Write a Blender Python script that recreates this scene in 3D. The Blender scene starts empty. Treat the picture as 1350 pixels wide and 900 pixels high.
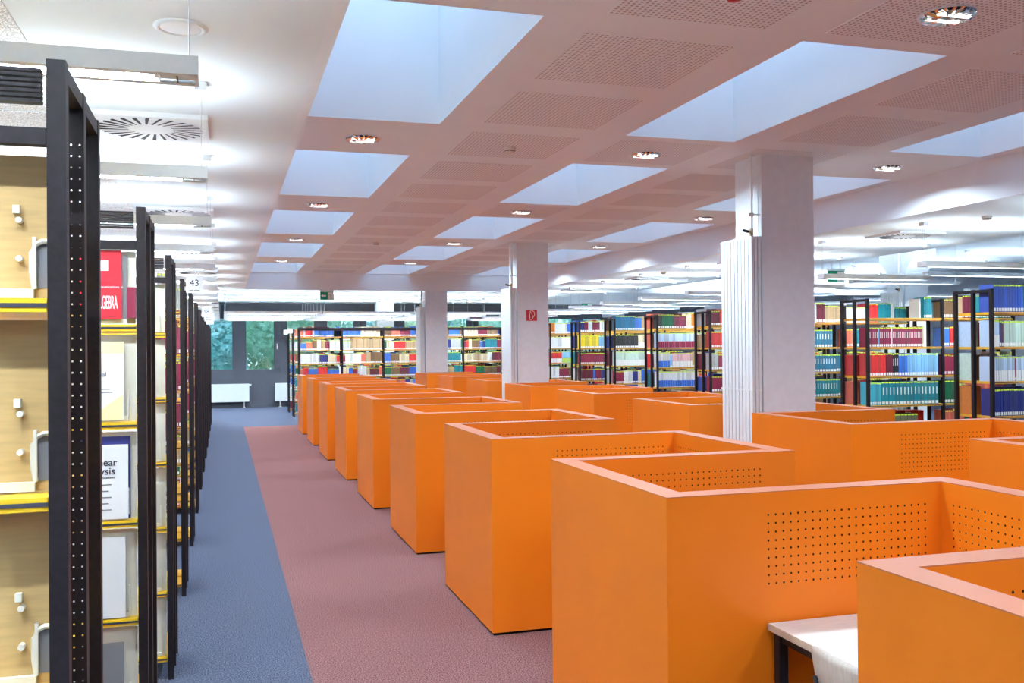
import bpy, math, random
from mathutils import Matrix, Vector
random.seed(7)
SC = bpy.context.scene
COL = SC.collection

# ------------------------------------------------------------------ camera
EYE, FPX, YAW, PIT, ROLL = 1.92, 1253.9, .2955, .0058, -.0087
cam_d = bpy.data.cameras.new('camera')
cam_d.sensor_width = 36.0
cam_d.lens = FPX / 1350 * 36.0
cam_d.clip_start, cam_d.clip_end = .05, 300
cam = bpy.data.objects.new('camera', cam_d)
COL.objects.link(cam)
fw = Vector((math.sin(YAW) * math.cos(PIT), math.cos(YAW) * math.cos(PIT), math.sin(PIT)))
rt = Vector((math.cos(YAW), -math.sin(YAW), 0))
up = rt.cross(fw)
r2 = rt * math.cos(ROLL) + up * math.sin(ROLL)
u2 = up * math.cos(ROLL) - rt * math.sin(ROLL)
cam.matrix_world = Matrix(((r2.x, u2.x, -fw.x, 0), (r2.y, u2.y, -fw.y, 0), (r2.z, u2.z, -fw.z, EYE), (0, 0, 0, 1)))
SC.camera = cam

# ------------------------------------------------------------------ world, exposure
SKY_COL, SKY_STR = (.49, .735, 1.0), 1.05
LUM_UP, LUM_DOWN = 14.0, 112.0       # pendant strip lights: radiance of tubes upwards / through the louvre
SPOT_W = 21.0                        # downlights, watts
w = bpy.data.worlds.new('sky'); SC.world = w
w.use_nodes = True
bg = w.node_tree.nodes['Background']
bg.inputs[0].default_value = (*SKY_COL, 1); bg.inputs[1].default_value = SKY_STR
vs = SC.view_settings
vs.view_transform = 'Standard'; vs.look = 'None'; vs.exposure = 1.55; vs.gamma = 1.0
vs.use_curve_mapping = False
cy = SC.cycles
cy.use_denoising = True
cy.max_bounces = 8; cy.diffuse_bounces = 5; cy.glossy_bounces = 3; cy.transparent_max_bounces = 8; cy.transmission_bounces = 4
cy.caustics_reflective = False; cy.caustics_refractive = False
cy.sample_clamp_indirect = 6.0

# ------------------------------------------------------------------ materials
MATS = {}
def mat(name, col, rough=.5, metal=0, var=0, scale=40, bump=0, spec=.5, col2=None, stretch=None):
    m = bpy.data.materials.new(name); m.use_nodes = True
    nt = m.node_tree; b = nt.nodes['Principled BSDF']
    b.inputs['Base Color'].default_value = (*col, 1)
    b.inputs['Roughness'].default_value = rough; b.inputs['Metallic'].default_value = metal
    b.inputs['Specular IOR Level'].default_value = spec
    if var or bump:
        tc = nt.nodes.new('ShaderNodeTexCoord'); n = nt.nodes.new('ShaderNodeTexNoise')
        n.inputs['Scale'].default_value = scale; n.inputs['Detail'].default_value = 2
        if stretch:
            mp = nt.nodes.new('ShaderNodeMapping'); mp.inputs['Scale'].default_value = stretch
            nt.links.new(tc.outputs['Object'], mp.inputs[0]); nt.links.new(mp.outputs[0], n.inputs['Vector'])
        else:
            nt.links.new(tc.outputs['Object'], n.inputs['Vector'])
        if var:
            r = nt.nodes.new('ShaderNodeValToRGB')
            c2 = col2 or tuple(min(1, c * (1 + var)) for c in col)
            c1 = tuple(c * (1 - var) for c in col) if not col2 else col
            r.color_ramp.elements[0].position = .36; r.color_ramp.elements[1].position = .64
            r.color_ramp.elements[0].color = (*c1, 1); r.color_ramp.elements[1].color = (*c2, 1)
            nt.links.new(n.outputs[0], r.inputs[0]); nt.links.new(r.outputs[0], b.inputs['Base Color'])
        if bump:
            bp = nt.nodes.new('ShaderNodeBump'); bp.inputs['Strength'].default_value = bump; bp.inputs['Distance'].default_value = .004
            nt.links.new(n.outputs[0], bp.inputs['Height']); nt.links.new(bp.outputs[0], b.inputs['Normal'])
    MATS[name] = m
    return m
def emis(name, col, s):
    m = bpy.data.materials.new(name); m.use_nodes = True
    b = m.node_tree.nodes['Principled BSDF']
    b.inputs['Base Color'].default_value = (.8, .8, .8, 1)
    b.inputs['Emission Color'].default_value = (*col, 1); b.inputs['Emission Strength'].default_value = s
    MATS[name] = m; return m
def glassmat(name, tint, gloss=.06):
    m = bpy.data.materials.new(name); m.use_nodes = True
    nt = m.node_tree; nt.nodes.clear()
    o = nt.nodes.new('ShaderNodeOutputMaterial'); t = nt.nodes.new('ShaderNodeBsdfTransparent'); g = nt.nodes.new('ShaderNodeBsdfGlossy')
    x = nt.nodes.new('ShaderNodeMixShader')
    t.inputs[0].default_value = (*tint, 1); g.inputs['Roughness'].default_value = .03; x.inputs[0].default_value = gloss
    nt.links.new(t.outputs[0], x.inputs[1]); nt.links.new(g.outputs[0], x.inputs[2]); nt.links.new(x.outputs[0], o.inputs[0])
    MATS[name] = m; return m
def dotmat(name, col, dark, pitch, rad):
    """perforated board: round holes on a grid in object space, too fine to model singly"""
    m = bpy.data.materials.new(name); m.use_nodes = True
    nt = m.node_tree; b = nt.nodes['Principled BSDF']; b.inputs['Roughness'].default_value = .8
    tc = nt.nodes.new('ShaderNodeTexCoord'); mp = nt.nodes.new('ShaderNodeVectorMath'); mp.operation = 'SCALE'
    mp.inputs['Scale'].default_value = 1 / pitch
    fr = nt.nodes.new('ShaderNodeVectorMath'); fr.operation = 'FRACTION'
    sb = nt.nodes.new('ShaderNodeVectorMath'); sb.operation = 'SUBTRACT'; sb.inputs[1].default_value = (.5, .5, 0)
    ml = nt.nodes.new('ShaderNodeVectorMath'); ml.operation = 'MULTIPLY'; ml.inputs[1].default_value = (1, 1, 0)
    ln = nt.nodes.new('ShaderNodeVectorMath'); ln.operation = 'LENGTH'
    lt = nt.nodes.new('ShaderNodeMath'); lt.operation = 'LESS_THAN'; lt.inputs[1].default_value = rad
    mx = nt.nodes.new('ShaderNodeMix'); mx.data_type = 'RGBA'
    mx.inputs['A'].default_value = (*col, 1); mx.inputs['B'].default_value = (*dark, 1)
    L = nt.links.new
    L(tc.outputs['Object'], mp.inputs[0]); L(mp.outputs[0], fr.inputs[0]); L(fr.outputs[0], sb.inputs[0]); L(sb.outputs[0], ml.inputs[0])
    L(ml.outputs[0], ln.inputs[0]); L(ln.outputs['Value'], lt.inputs[0]); L(lt.outputs[0], mx.inputs['Factor']); L(mx.outputs['Result'], b.inputs['Base Color'])
    MATS[name] = m; return m

mat('orange', (.88, .216, .009), .42, var=.012, scale=3, spec=.35)
mat('orange_cap', (.57, .165, .072), .45, var=.02, scale=9, spec=.4)
mat('hole_dark', (.05, .012, .004), .9)
mat('black_steel', (.016, .012, .015), .5, var=.15, scale=60, spec=.25)
mat('black_flat', (.010, .008, .010), .8, spec=.1)
mat('white_paint', (.80, .83, .87), .75, var=.012, scale=3)
mat('ceiling_paint', (.86, .94, .955), .85, var=.012, scale=2)
mat('ceiling_white', (.76, .83, .86), .85, var=.01, scale=2)
mat('well_white', (.84, .86, .88), .7, var=.01, scale=2)
dotmat('perforated_board', (.85, .92, .935), (.48, .44, .43), .0315, .27)
mat('acoustic', (.70, .71, .73), .95, var=.45, scale=150, bump=.4)
mat('column_paint', (.79, .84, .88), .7, var=.02, scale=12, bump=.04)
mat('radiator_white', (.80, .84, .85), .35, var=.01, scale=10)
mat('chrome', (.75, .75, .75), .15, metal=1)
mat('brass', (.45, .33, .2), .3, metal=1)
mat('carpet_blue', (.026, .033, .058), .98, var=1, scale=120, bump=.6, spec=.05, col2=(.16, .18, .255))
mat('carpet_red', (.095, .033, .034), .98, var=1, scale=120, bump=.6, spec=.05, col2=(.37, .19, .185))
mat('facade_grey', (.085, .09, .115), .6, var=.04, scale=4)
glassmat('window_glass', (.93, .97, .96), .05)
glassmat('skylight_glass', (.95, .97, 1.0), .04)
mat('ochre', (.80, .42, .035), .45, var=.06, scale=30)
mat('yellow', (.90, .55, .02), .4, var=.03, scale=12)
mat('label_strip', (.05, .05, .07), .3)
mat('plywood', (.58, .385, .155), .6, var=.07, scale=9, stretch=(1, 1, 8))
mat('cream', (.80, .77, .66), .55, var=.03, scale=10)
mat('beech', (.66, .50, .30), .5, var=.08, scale=10, stretch=(1, 6, 1))
mat('desk_top', (.80, .775, .72), .4, var=.05, scale=12, stretch=(1, 9, 1))
mat('desk_edge', (.62, .52, .40), .5, var=.08, scale=14)
mat('chair_ply', (.62, .55, .48), .45, var=.07, scale=12, stretch=(9, 9, 1))
mat('lamp_body', (.80, .84, .86), .4, metal=0, var=.01)
mat('reflector', (.9, .92, .95), .12, metal=1)
emis('tube_up', (.76, .90, 1.0), LUM_UP)
emis('tube_down', (.80, .92, 1.0), LUM_DOWN)
emis('bulb', (1.0, .97, .92), .7)
emis('opal', (.95, .97, 1.0), .35)
mat('diffuser_plate', (.72, .74, .76), .5, var=.01)
mat('slot_dark', (.03, .03, .035), .8)
mat('wire', (.5, .52, .55), .4, metal=1)
mat('sign_white', (.80, .82, .84), .5)
mat('sign_text', (.03, .03, .05), .6)
mat('sign_green', (.0, .30, .15), .5)
mat('sign_red', (.60, .012, .022), .45)
mat('pure_white', (.88, .88, .88), .6)
mat('detector', (.72, .70, .66), .5)
def leafmat(name, col):
    m = bpy.data.materials.new(name); m.use_nodes = True
    nt = m.node_tree; nt.nodes.clear(); L = nt.links.new
    o = nt.nodes.new('ShaderNodeOutputMaterial'); d = nt.nodes.new('ShaderNodeBsdfDiffuse'); t = nt.nodes.new('ShaderNodeBsdfTranslucent'); x = nt.nodes.new('ShaderNodeMixShader')
    tc = nt.nodes.new('ShaderNodeTexCoord'); n = nt.nodes.new('ShaderNodeTexNoise'); n.inputs['Scale'].default_value = 1.6
    r = nt.nodes.new('ShaderNodeValToRGB'); r.color_ramp.elements[0].color = (*[c * .7 for c in col], 1); r.color_ramp.elements[1].color = (*[min(.97, c * 1.2) for c in col], 1)
    r.color_ramp.elements[0].position = .35; r.color_ramp.elements[1].position = .65
    L(tc.outputs['Object'], n.inputs['Vector']); L(n.outputs[0], r.inputs[0])
    L(r.outputs[0], d.inputs[0]); L(r.outputs[0], t.inputs[0]); L(d.outputs[0], x.inputs[1]); L(t.outputs[0], x.inputs[2]); L(x.outputs[0], o.inputs[0])
    MATS[name] = m
leafmat('leaf', (.60, .88, .66)); leafmat('leaf_teal', (.52, .84, .80)); leafmat('leaf_light', (.74, .92, .62))
mat('bark', (.10, .07, .05), .9, var=.2, scale=12)
mat('grass', (.05, .11, .03), .9, var=.3, scale=2)
mat('pages', (.78, .74, .64), .8, var=.05, scale=90)
mat('tag_lime', (.62, .80, .05), .6)
mat('book_label', (.80, .80, .78), .6)
mat('grey_plastic', (.20, .20, .22), .5)

# ------------------------------------------------------------------ mesh helpers
class MB:
    def __init__(s): s.v = []; s.f = []; s.m = []
    def face(s, pts, m=0):
        i = len(s.v); s.v += [tuple(p) for p in pts]; s.f.append(tuple(range(i, i + len(pts)))); s.m.append(m); return s
    def box(s, x0, x1, y0, y1, z0, z1, m=0, skip=''):
        a = [(x0, y0, z0), (x1, y0, z0), (x1, y1, z0), (x0, y1, z0), (x0, y0, z1), (x1, y0, z1), (x1, y1, z1), (x0, y1, z1)]
        i = len(s.v); s.v += a
        for k, q in (('b', (3, 2, 1, 0)), ('t', (4, 5, 6, 7)), ('y', (0, 1, 5, 4)), ('X', (1, 2, 6, 5)), ('Y', (2, 3, 7, 6)), ('x', (3, 0, 4, 7))):
            if k not in skip: s.f.append(tuple(i + j for j in q)); s.m.append(m)
        return s
    def prism(s, poly, z0, z1, m=0, skip=(), top=True, bottom=True):
        n = len(poly)
        for k in range(n):
            if k in skip: continue
            a, b = poly[k], poly[(k + 1) % n]
            s.face([(a[0], a[1], z0), (b[0], b[1], z0), (b[0], b[1], z1), (a[0], a[1], z1)], m)
        if top: s.face([(p[0], p[1], z1) for p in poly], m)
        if bottom: s.face([(p[0], p[1], z0) for p in reversed(poly)], m)
        return s
    def tube(s, pts, r, n=8, m=0, cap=True):
        pts = [Vector(p) for p in pts]; rings = []
        for i, p in enumerate(pts):
            d = (pts[min(i + 1, len(pts) - 1)] - pts[max(i - 1, 0)]).normalized()
            a = d.orthogonal().normalized() if abs(d.z) < .9 else Vector((1, 0, 0))
            if abs(d.z) < .9: a = Vector((0, 0, 1)).cross(d).normalized()
            b = d.cross(a).normalized()
            i0 = len(s.v)
            for k in range(n):
                t = 2 * math.pi * k / n
                s.v.append(tuple(p + a * (math.cos(t) * r) + b * (math.sin(t) * r)))
            rings.append(i0)
        for i0, i1 in zip(rings, rings[1:]):
            for k in range(n):
                s.f.append((i0 + k, i0 + (k + 1) % n, i1 + (k + 1) % n, i1 + k)); s.m.append(m)
        if cap:
            s.f.append(tuple(rings[0] + k for k in reversed(range(n)))); s.m.append(m)
            s.f.append(tuple(rings[-1] + k for k in range(n))); s.m.append(m)
        return s
    def lathe(s, prof, n=24, m=0, c=(0, 0, 0)):
        i0 = len(s.v)
        for r, z in prof:
            for k in range(n):
                t = 2 * math.pi * k / n
                s.v.append((c[0] + r * math.cos(t), c[1] + r * math.sin(t), c[2] + z))
        for j in range(len(prof) - 1):
            for k in range(n):
                a = i0 + j * n + k; b = i0 + j * n + (k + 1) % n
                s.f.append((a, b, b + n, a + n)); s.m.append(m)
        return s
    def holes(s, O, U, V, u0, u1, v0, v1, hu, hv, nu, nv, pitch, r, depth, m=0, mh=1, pv=None):
        """flat face O+uU+vV with a nu x nv grid of octagonal holes starting at centre (hu,hv); depth 0 = cut through"""
        O, U, V = Vector(O), Vector(U), Vector(V); N = U.cross(V).normalized()
        P = lambda u, v, d=0: tuple(O + U * u + V * v - N * d)
        pv = pv or pitch; a0, b0 = hu - pitch / 2, hv - pv / 2; a1, b1 = a0 + nu * pitch, b0 + nv * pv
        us, vv = [u0, a0, a1, u1], [v0, b0, b1, v1]
        for i in range(3):
            for j in range(3):
                if i == 1 and j == 1: continue
                if us[i + 1] - us[i] > 1e-6 and vv[j + 1] - vv[j] > 1e-6:
                    s.face([P(us[i], vv[j]), P(us[i + 1], vv[j]), P(us[i + 1], vv[j + 1]), P(us[i], vv[j + 1])], m)
        sq = [(1, 0), (1, 1), (0, 1), (-1, 1), (-1, 0), (-1, -1), (0, -1), (1, -1)]
        for i in range(nu):
            for j in range(nv):
                cu, cv = hu + i * pitch, hv + j * pv; k0 = len(s.v); h = pitch / 2; h2 = pv / 2
                for e in sq: s.v.append(P(cu + e[0] * h, cv + e[1] * h2))
                for k in range(8):
                    t = math.pi / 4 * k; s.v.append(P(cu + r * math.cos(t), cv + r * math.sin(t)))
                for k in range(8):
                    s.f.append((k0 + k, k0 + (k + 1) % 8, k0 + 8 + (k + 1) % 8, k0 + 8 + k)); s.m.append(m)
                if depth:
                    for k in range(8):
                        t = math.pi / 4 * k; s.v.append(P(cu + r * math.cos(t), cv + r * math.sin(t), depth))
                    for k in range(8):
                        s.f.append((k0 + 8 + k, k0 + 8 + (k + 1) % 8, k0 + 16 + (k + 1) % 8, k0 + 16 + k)); s.m.append(mh)
                    s.f.append(tuple(k0 + 16 + k for k in range(8))); s.m.append(mh)
        return s
    def mesh(s, name, mats, smooth=False):
        me = bpy.data.meshes.new(name); me.from_pydata(s.v, [], s.f)
        for x in (mats if isinstance(mats, (list, tuple)) else [mats]): me.materials.append(MATS[x])
        if len(me.materials) > 1: me.polygons.foreach_set('material_index', s.m)
        if smooth: me.polygons.foreach_set('use_smooth', [True] * len(me.polygons))
        me.update(); return me
    def obj(s, name, mats, parent=None, loc=(0, 0, 0), rz=0, smooth=False):
        return put(name, s.mesh(name, mats, smooth), parent, loc, rz)

def put(name, me, parent=None, loc=(0, 0, 0), rz=0, scale=None):
    o = bpy.data.objects.new(name, me); COL.objects.link(o)
    o.location = loc; o.rotation_euler = (0, 0, rz)
    if scale: o.scale = scale
    if parent: o.parent = parent
    return o
def thing(name, label, cat, loc=(0, 0, 0), group=None, rz=0):
    o = put(name, None, None, loc, rz); o.empty_display_size = .1
    return tag(o, label, cat, group)
def tag(o, label, cat, group=None):
    o['label'] = label; o['category'] = cat
    if group: o['group'] = group
    return o
def struct(o, label=None, cat=None):
    o['kind'] = 'structure'
    if label: o['label'] = label
    if cat: o['category'] = cat
    return o
def dup(root, loc, label=None):
    r = root.copy(); COL.objects.link(r); r.location = loc
    if label: r['label'] = label
    for ch in KIDS(root):
        c = ch.copy(); COL.objects.link(c); c.parent = r
        for g in KIDS(ch):
            d = g.copy(); COL.objects.link(d); d.parent = c
    return r
_kids = {}
def KIDS(o):
    return list(o.children)
def text(name, body, size, parent, loc, rot, m, extrude=.0006, bold=0, align='LEFT', sx=1):
    cu = bpy.data.curves.new(name, 'FONT'); cu.body = body; cu.size = size; cu.extrude = extrude; cu.offset = bold; cu.align_x = align
    cu.materials.append(MATS[m])
    o = bpy.data.objects.new(name, cu); COL.objects.link(o); o.location = loc; o.rotation_euler = rot; o.scale = (sx, 1, 1)
    if parent: o.parent = parent
    TEXTS.append(o)
    return o
TEXTS = []
FRONT = (math.pi / 2, 0, 0)          # text facing -Y
ORD = ['first', 'second', 'third', 'fourth', 'fifth', 'sixth', 'seventh', 'eighth', 'ninth', 'tenth', 'eleventh', 'twelfth', 'thirteenth', 'fourteenth', 'fifteenth', 'sixteenth']

# ------------------------------------------------------------------ dimensions
ZC, ZL, ZB, ZH = 3.735, 3.33, 3.45, 3.95     # raised ceiling, lower ceilings, ceiling at the window wall, far right ceiling
XL, XR, YB = .505, 7.27, 23.24               # raised ceiling limits
YW = 32.6                                    # window wall
XW0, XW1, YF = -5.6, 24.0, -3.2
GRID = 3.917
RACK0, RPITCH, RDEP, RTOP = 1.98, 1.9585, .53, 2.475
LUM0 = 3.33

# ------------------------------------------------------------------ floor
struct(MB().box(XW0, .485, YF, YW, -.1, 0).box(.485, XR, 24.5, YW, -.1, 0).box(XR, XW1, YF, YW, -.1, 0).obj('floor', 'carpet_blue'), 'blue-grey speckled carpet of the aisles', 'floor')
struct(MB().box(.485, XR, YF, 24.5, -.1, 0).obj('floor', 'carpet_red'), 'reddish brown speckled carpet under the orange carrels', 'floor')

# ------------------------------------------------------------------ ceilings
SKX = [(.62, 1.70), (3.335, 4.39), (6.04, 7.10)]
SKY = [(4.928 + GRID * k, 4.928 + 2.622 + GRID * k) for k in range(-2, 5)]  # nearest two rows lie out of view, added for their daylight
m = MB()
xs = [XL]; 
for a, b in SKX: xs += [a, b]
xs.append(XR)
ys = [YF]
for a, b in SKY: ys += [a, min(b, YB)]
ys.append(YB) if ys[-1] < YB - 1e-4 else None
for i in range(len(xs) - 1):
    for j in range(len(ys) - 1):
        if i % 2 == 1 and j % 2 == 1: continue
        m.face([(xs[i], ys[j], ZC), (xs[i], ys[j + 1], ZC), (xs[i + 1], ys[j + 1], ZC), (xs[i + 1], ys[j], ZC)])
ceil = struct(m.obj('ceiling', 'ceiling_paint'), 'raised plaster ceiling with skylights over the carrels', 'ceiling')
pm = MB().box(0, .97, 0, .97, -.003, .003).mesh('perforated_panel', 'perforated_board')
for r in range(-3, 14):
    y = 5.12 + GRID / 3 * r
    if y + .97 > YB - .1 or y < 0: continue
    for x in (2.02, 4.74): put('perforated_panel', pm, ceil, (x, y, ZC))
for k in range(-1, 4):
    put('perforated_panel', pm, ceil, (3.375, 8.19 - .485 + GRID * k, ZC))
m = MB().face([(XW0, YF, ZL), (XW0, YB, ZL), (XL - .06, YB, ZL), (XL - .06, YF, ZL)])
cl = struct(m.obj('ceiling', 'ceiling_white'), 'lower white ceiling above the left bookshelves', 'ceiling')
for j in range(12):
    MB().box(XW0 + .3, -.84, .3 + 1.9585 * j, .3 + 1.9585 * j + 1.9, ZL - .006, ZL + .01).obj('acoustic_panel', 'acoustic', cl)
m = MB().face([(XR + .06, YF, ZL), (XR + .06, YB, ZL), (10.13, YB, ZL), (10.13, YF, ZL)]).face([(10.13, YF, ZL), (10.13, YB, ZL), (10.13, YB, ZH), (10.13, YF, ZH)])
cr = struct(m.obj('ceiling', 'ceiling_white'), 'lower white ceiling above the right bookshelves', 'ceiling')
MB().box(8.695, 8.705, YF, YB, ZL - .004, ZL + .01).obj('panel_joint', 'lamp_body', cr)
struct(MB().face([(10.13, YF, ZH), (10.13, YB, ZH), (XW1, YB, ZH), (XW1, YF, ZH)]).obj('ceiling', 'ceiling_white'), 'high white ceiling at the far right', 'ceiling')
m = MB().face([(XW0, YB, ZB), (XW0, YW, ZB), (10.13, YW, ZB), (10.13, YB, ZB)]).face([(10.13, YB, ZH), (10.13, YW, ZH), (XW1, YW, ZH), (XW1, YB, ZH)]).face([(10.13, YB, ZB), (10.13, YW, ZB), (10.13, YW, ZH), (10.13, YB, ZH)])
struct(m.obj('ceiling', 'ceiling_white'), 'white ceiling in front of the window wall', 'ceiling')
# fascias around the raised part
struct(MB().box(XL - .06, XL, YF, YB, ZL, ZC + .05).obj('trim_1', 'white_paint'), 'white fascia along the left of the raised ceiling', 'fascia')
struct(MB().box(XR, XR + .06, YF, YB, ZL, ZC + .05).obj('trim_2', 'white_paint'), 'white fascia along the right of the raised ceiling', 'fascia')
struct(MB().box(XW0, XW1, YB, YB + .06, ZL, ZH + .02).obj('trim_3', 'white_paint'), 'white fascia closing the raised ceiling towards the windows', 'fascia')

# ------------------------------------------------------------------ skylights
n = 0
ZT = ZC + 1.25
for j, (a, b) in enumerate(SKY):
    b = min(b, YB)
    for i, (x0, x1) in enumerate(SKX):
        n += 1
        s = struct(put('window_%d' % n, None, None, ((x0 + x1) / 2, (a + b) / 2, ZC)), 'deep rectangular skylight shaft in the raised ceiling, %s column from the left bookshelves, %s from the window wall' % (ORD[i], ORD[6 - j]), 'skylight')
        s['label'] = 'skylight shaft, %s column from the left bookshelves, %s row from the window wall' % (ORD[i], ORD[6 - j])
        hx, hy, hz = (x1 - x0) / 2, (b - a) / 2, ZT - ZC
        q = MB()
        q.face([(-hx, -hy, 0), (hx, -hy, 0), (hx, -hy, hz), (-hx, -hy, hz)]); q.face([(hx, -hy, 0), (hx, hy, 0), (hx, hy, hz), (hx, -hy, hz)])
        q.face([(hx, hy, 0), (-hx, hy, 0), (-hx, hy, hz), (hx, hy, hz)]); q.face([(-hx, hy, 0), (-hx, -hy, 0), (-hx, -hy, hz), (-hx, hy, hz)])
        q.obj('shaft', 'well_white', s)
        f = MB(); t = .05
        f.box(-hx - .03, hx + .03, -hy - .03, -hy + t, hz, hz + .06).box(-hx - .03, hx + .03, hy - t, hy + .03, hz, hz + .06).box(-hx - .03, -hx + t, -hy + t, hy - t, hz, hz + .06).box(hx - t, hx + .03, -hy + t, hy - t, hz, hz + .06)
        f.obj('frame', 'lamp_body', s)
        MB().box(-hx + .01, hx - .01, -hy + .01, hy - .01, hz + .06, hz + .07).obj('pane', 'skylight_glass', s)
        l = bpy.data.lights.new('skylight_portal', 'AREA'); l.shape = 'RECTANGLE'; l.size = 2 * hx; l.size_y = 2 * hy; l.cycles.is_portal = True
        lo = put('skylight_portal', l, None, ((x0 + x1) / 2, (a + b) / 2, ZT + .12)); lo['kind'] = 'helper'

# ------------------------------------------------------------------ walls
struct(MB().box(XW0 - .15, XW0, YF, YW, 0, ZH).obj('wall_left', 'white_paint'), 'white wall behind the left bookshelves', 'wall')
struct(MB().box(XW1, XW1 + .15, YF, YW, 0, ZH).obj('wall_right', 'white_paint'), 'white wall at the far right', 'wall')
struct(MB().box(XW0 - .15, XW1 + .15, YF - .15, YF, 0, ZH).obj('wall_front', 'white_paint'), 'white wall behind the camera', 'wall')
# window wall: dark grey facade with a row of panes
PANES = []
x = .70 - 1.325 * 4
while x < 13.2:
    PANES.append((x, x + .98)); x += 1.325
FX1 = 13.4
wb = MB().box(XW0, FX1, YW, YW + .18, 0, 1.20).box(XW0, FX1, YW, YW + .18, 2.98, ZB)
px = XW0
for a, b in PANES:
    wb.box(px, a, YW, YW + .18, 1.20, 2.98); px = b
wb.box(px, FX1, YW, YW + .18, 1.20, 2.98)
wb = struct(wb.obj('wall_back', 'facade_grey'), 'dark grey panelled window wall at the end of the aisle', 'wall')
for a, b in PANES:
    MB().box(b + .168, b + .178, YW - .02, YW, .06, 2.95).obj('mullion_strip', 'facade_grey', wb)
MB().box(XW0, FX1, YW - .03, YW, .0, .10).obj('skirting', 'facade_grey', wb)
MB().box(XW0, FX1, YW - .05, YW, 3.14, 3.20).obj('transom', 'facade_grey', wb)
m = MB().box(FX1, 14.3, YW, YW + .18, 0, ZH).box(XW0, FX1, YW, YW + .18, ZB, ZH).box(14.3, XW1, YW, YW + .18, 3.45, ZH).box(17.6, XW1, YW, YW + .18, 0, 3.45)
struct(m.obj('wall_back', 'white_paint'), 'white stretch of the end wall behind the right bookshelves', 'wall')
struct(MB().box(14.3, 17.6, YW, YW + .18, 0, 3.45).obj('wall_back', 'facade_grey'), 'dark grey panel of the end wall beside the white stretch', 'wall')
for k, (a, b) in enumerate(PANES):
    n += 1
    lab = 'window in the dark end wall, %s from the left bookshelves' % ORD[k] if k < 16 else 'window in the dark end wall'
    s = struct(put('window_%d' % n, None, None, ((a + b) / 2, YW, 1.20)), lab, 'window')
    h, H = (b - a) / 2, 1.78
    f = MB().box(-h, h, .02, .10, 0, .05).box(-h, h, .02, .10, H - .05, H).box(-h, -h + .045, .02, .10, .05, H - .05).box(h - .045, h, .02, .10, .05, H - .05)
    f.obj('window_frame', 'facade_grey', s)
    MB().box(-h + .045, h - .045, .055, .062, .05, H - .05).obj('pane', 'window_glass', s)
    if k % 2 == 0:
        hd = MB().box(h + .045, h + .075, -.045, -.03, .72, .90).box(h + .05, h + .07, -.03, .0, .84, .88)
        hd.obj('handle', 'pure_white', s)
l = bpy.data.lights.new('window_portal', 'AREA'); l.shape = 'RECTANGLE'; l.size = 18.5; l.size_y = 1.8; l.cycles.is_portal = True
lo = put('window_portal', l, None, (4, YW + .25, 2.09)); lo.rotation_euler = (-math.pi / 2, 0, 0); lo['kind'] = 'helper'

# ------------------------------------------------------------------ carrels
W, T, LU, P, ZT1 = 1.451, .113, 1.411, 2.6118, 1.3085
G = P - LU
CAP = .004; ZB1 = ZT1 - CAP
polys = {
    'side_panel': [(0, 0), (T, T), (T, LU - T), (0, LU)],
    'desk_panel': [(0, 0), (W - T, 0), (W, T), (T, T)],
    'end_panel': [(W - T, 0), (W - T, -G), (W, -G - T), (W, T)],
    'rear_panel': [(T, LU - T), (W, LU - T), (W - T, LU), (0, LU)],
}
PR, NR, NC, PIT_H, HZ = .0048, 9, 23, .0358, .925
CM = {}
for nm, pl in polys.items():
    b = MB(); z0 = .018
    if nm == 'desk_panel':
        b.prism(pl, z0, ZB1, skip=(0,), top=False)
        b.holes((0, 0, 0), (1, 0, 0), (0, 0, 1), 0, W - T, z0, ZB1, .465, HZ, NC, NR, PIT_H, PR, .01)
    elif nm == 'rear_panel':
        b.prism(pl, z0, ZB1, skip=(0,), top=False)
        b.holes((0, LU - T, 0), (1, 0, 0), (0, 0, 1), T, W, z0, ZB1, .435, HZ, NC, NR, PIT_H, PR, .01)
    elif nm == 'end_panel':
        b.prism(pl, z0, ZB1, skip=(0,), top=False)
        b.holes((W - T, 0, 0), (0, -1, 0), (0, 0, 1), 0, G, z0, ZB1, .075, HZ, 27, NR, PIT_H, PR, .01)
    else:
        b.prism(pl, z0, ZB1, skip=(1,), top=False)
        b.holes((T, T, 0), (0, 1, 0), (0, 0, 1), 0, LU - 2 * T, z0, ZB1, .13, HZ, 26, NR, PIT_H, PR, .01)
    cap = MB().prism(pl, ZB1, ZT1)
    c0 = [sum(p[0] for p in pl) / 4, sum(p[1] for p in pl) / 4]
    ins = [(p[0] + (.012 if p[0] < c0[0] else -.012), p[1] + (.012 if p[1] < c0[1] else -.012)) for p in pl]
    base = MB().prism(ins, 0, z0)
    CM[nm] = (b.mesh(nm, ['orange', 'hole_dark']), cap.mesh('top_edge', 'orange_cap'), base.mesh('plinth', 'black_flat'))
def carrel(x, y, label, group):
    o = thing('study_carrel', label, 'study carrel', (x, y, 0), group)
    for nm, (a, b, c) in CM.items():
        p = put(nm, a, o); put('top_edge', b, p); put('plinth', c, p)
X1, Y1, X2, Y2 = 1.707, 3.4885, 4.564, 6.1765
for k in range(-2, 7):
    carrel(X1, Y1 + P * (k + 1), 'orange study carrel in the row along the left aisle, %s from the window wall' % ORD[6 - k], 'orange carrels along the left aisle')
for k in range(-2, 6):
    carrel(X2, Y2 + P * (k + 1), 'orange study carrel in the row with the white columns, %s from the window wall' % ORD[5 - k], 'orange carrels among the columns')

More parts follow.
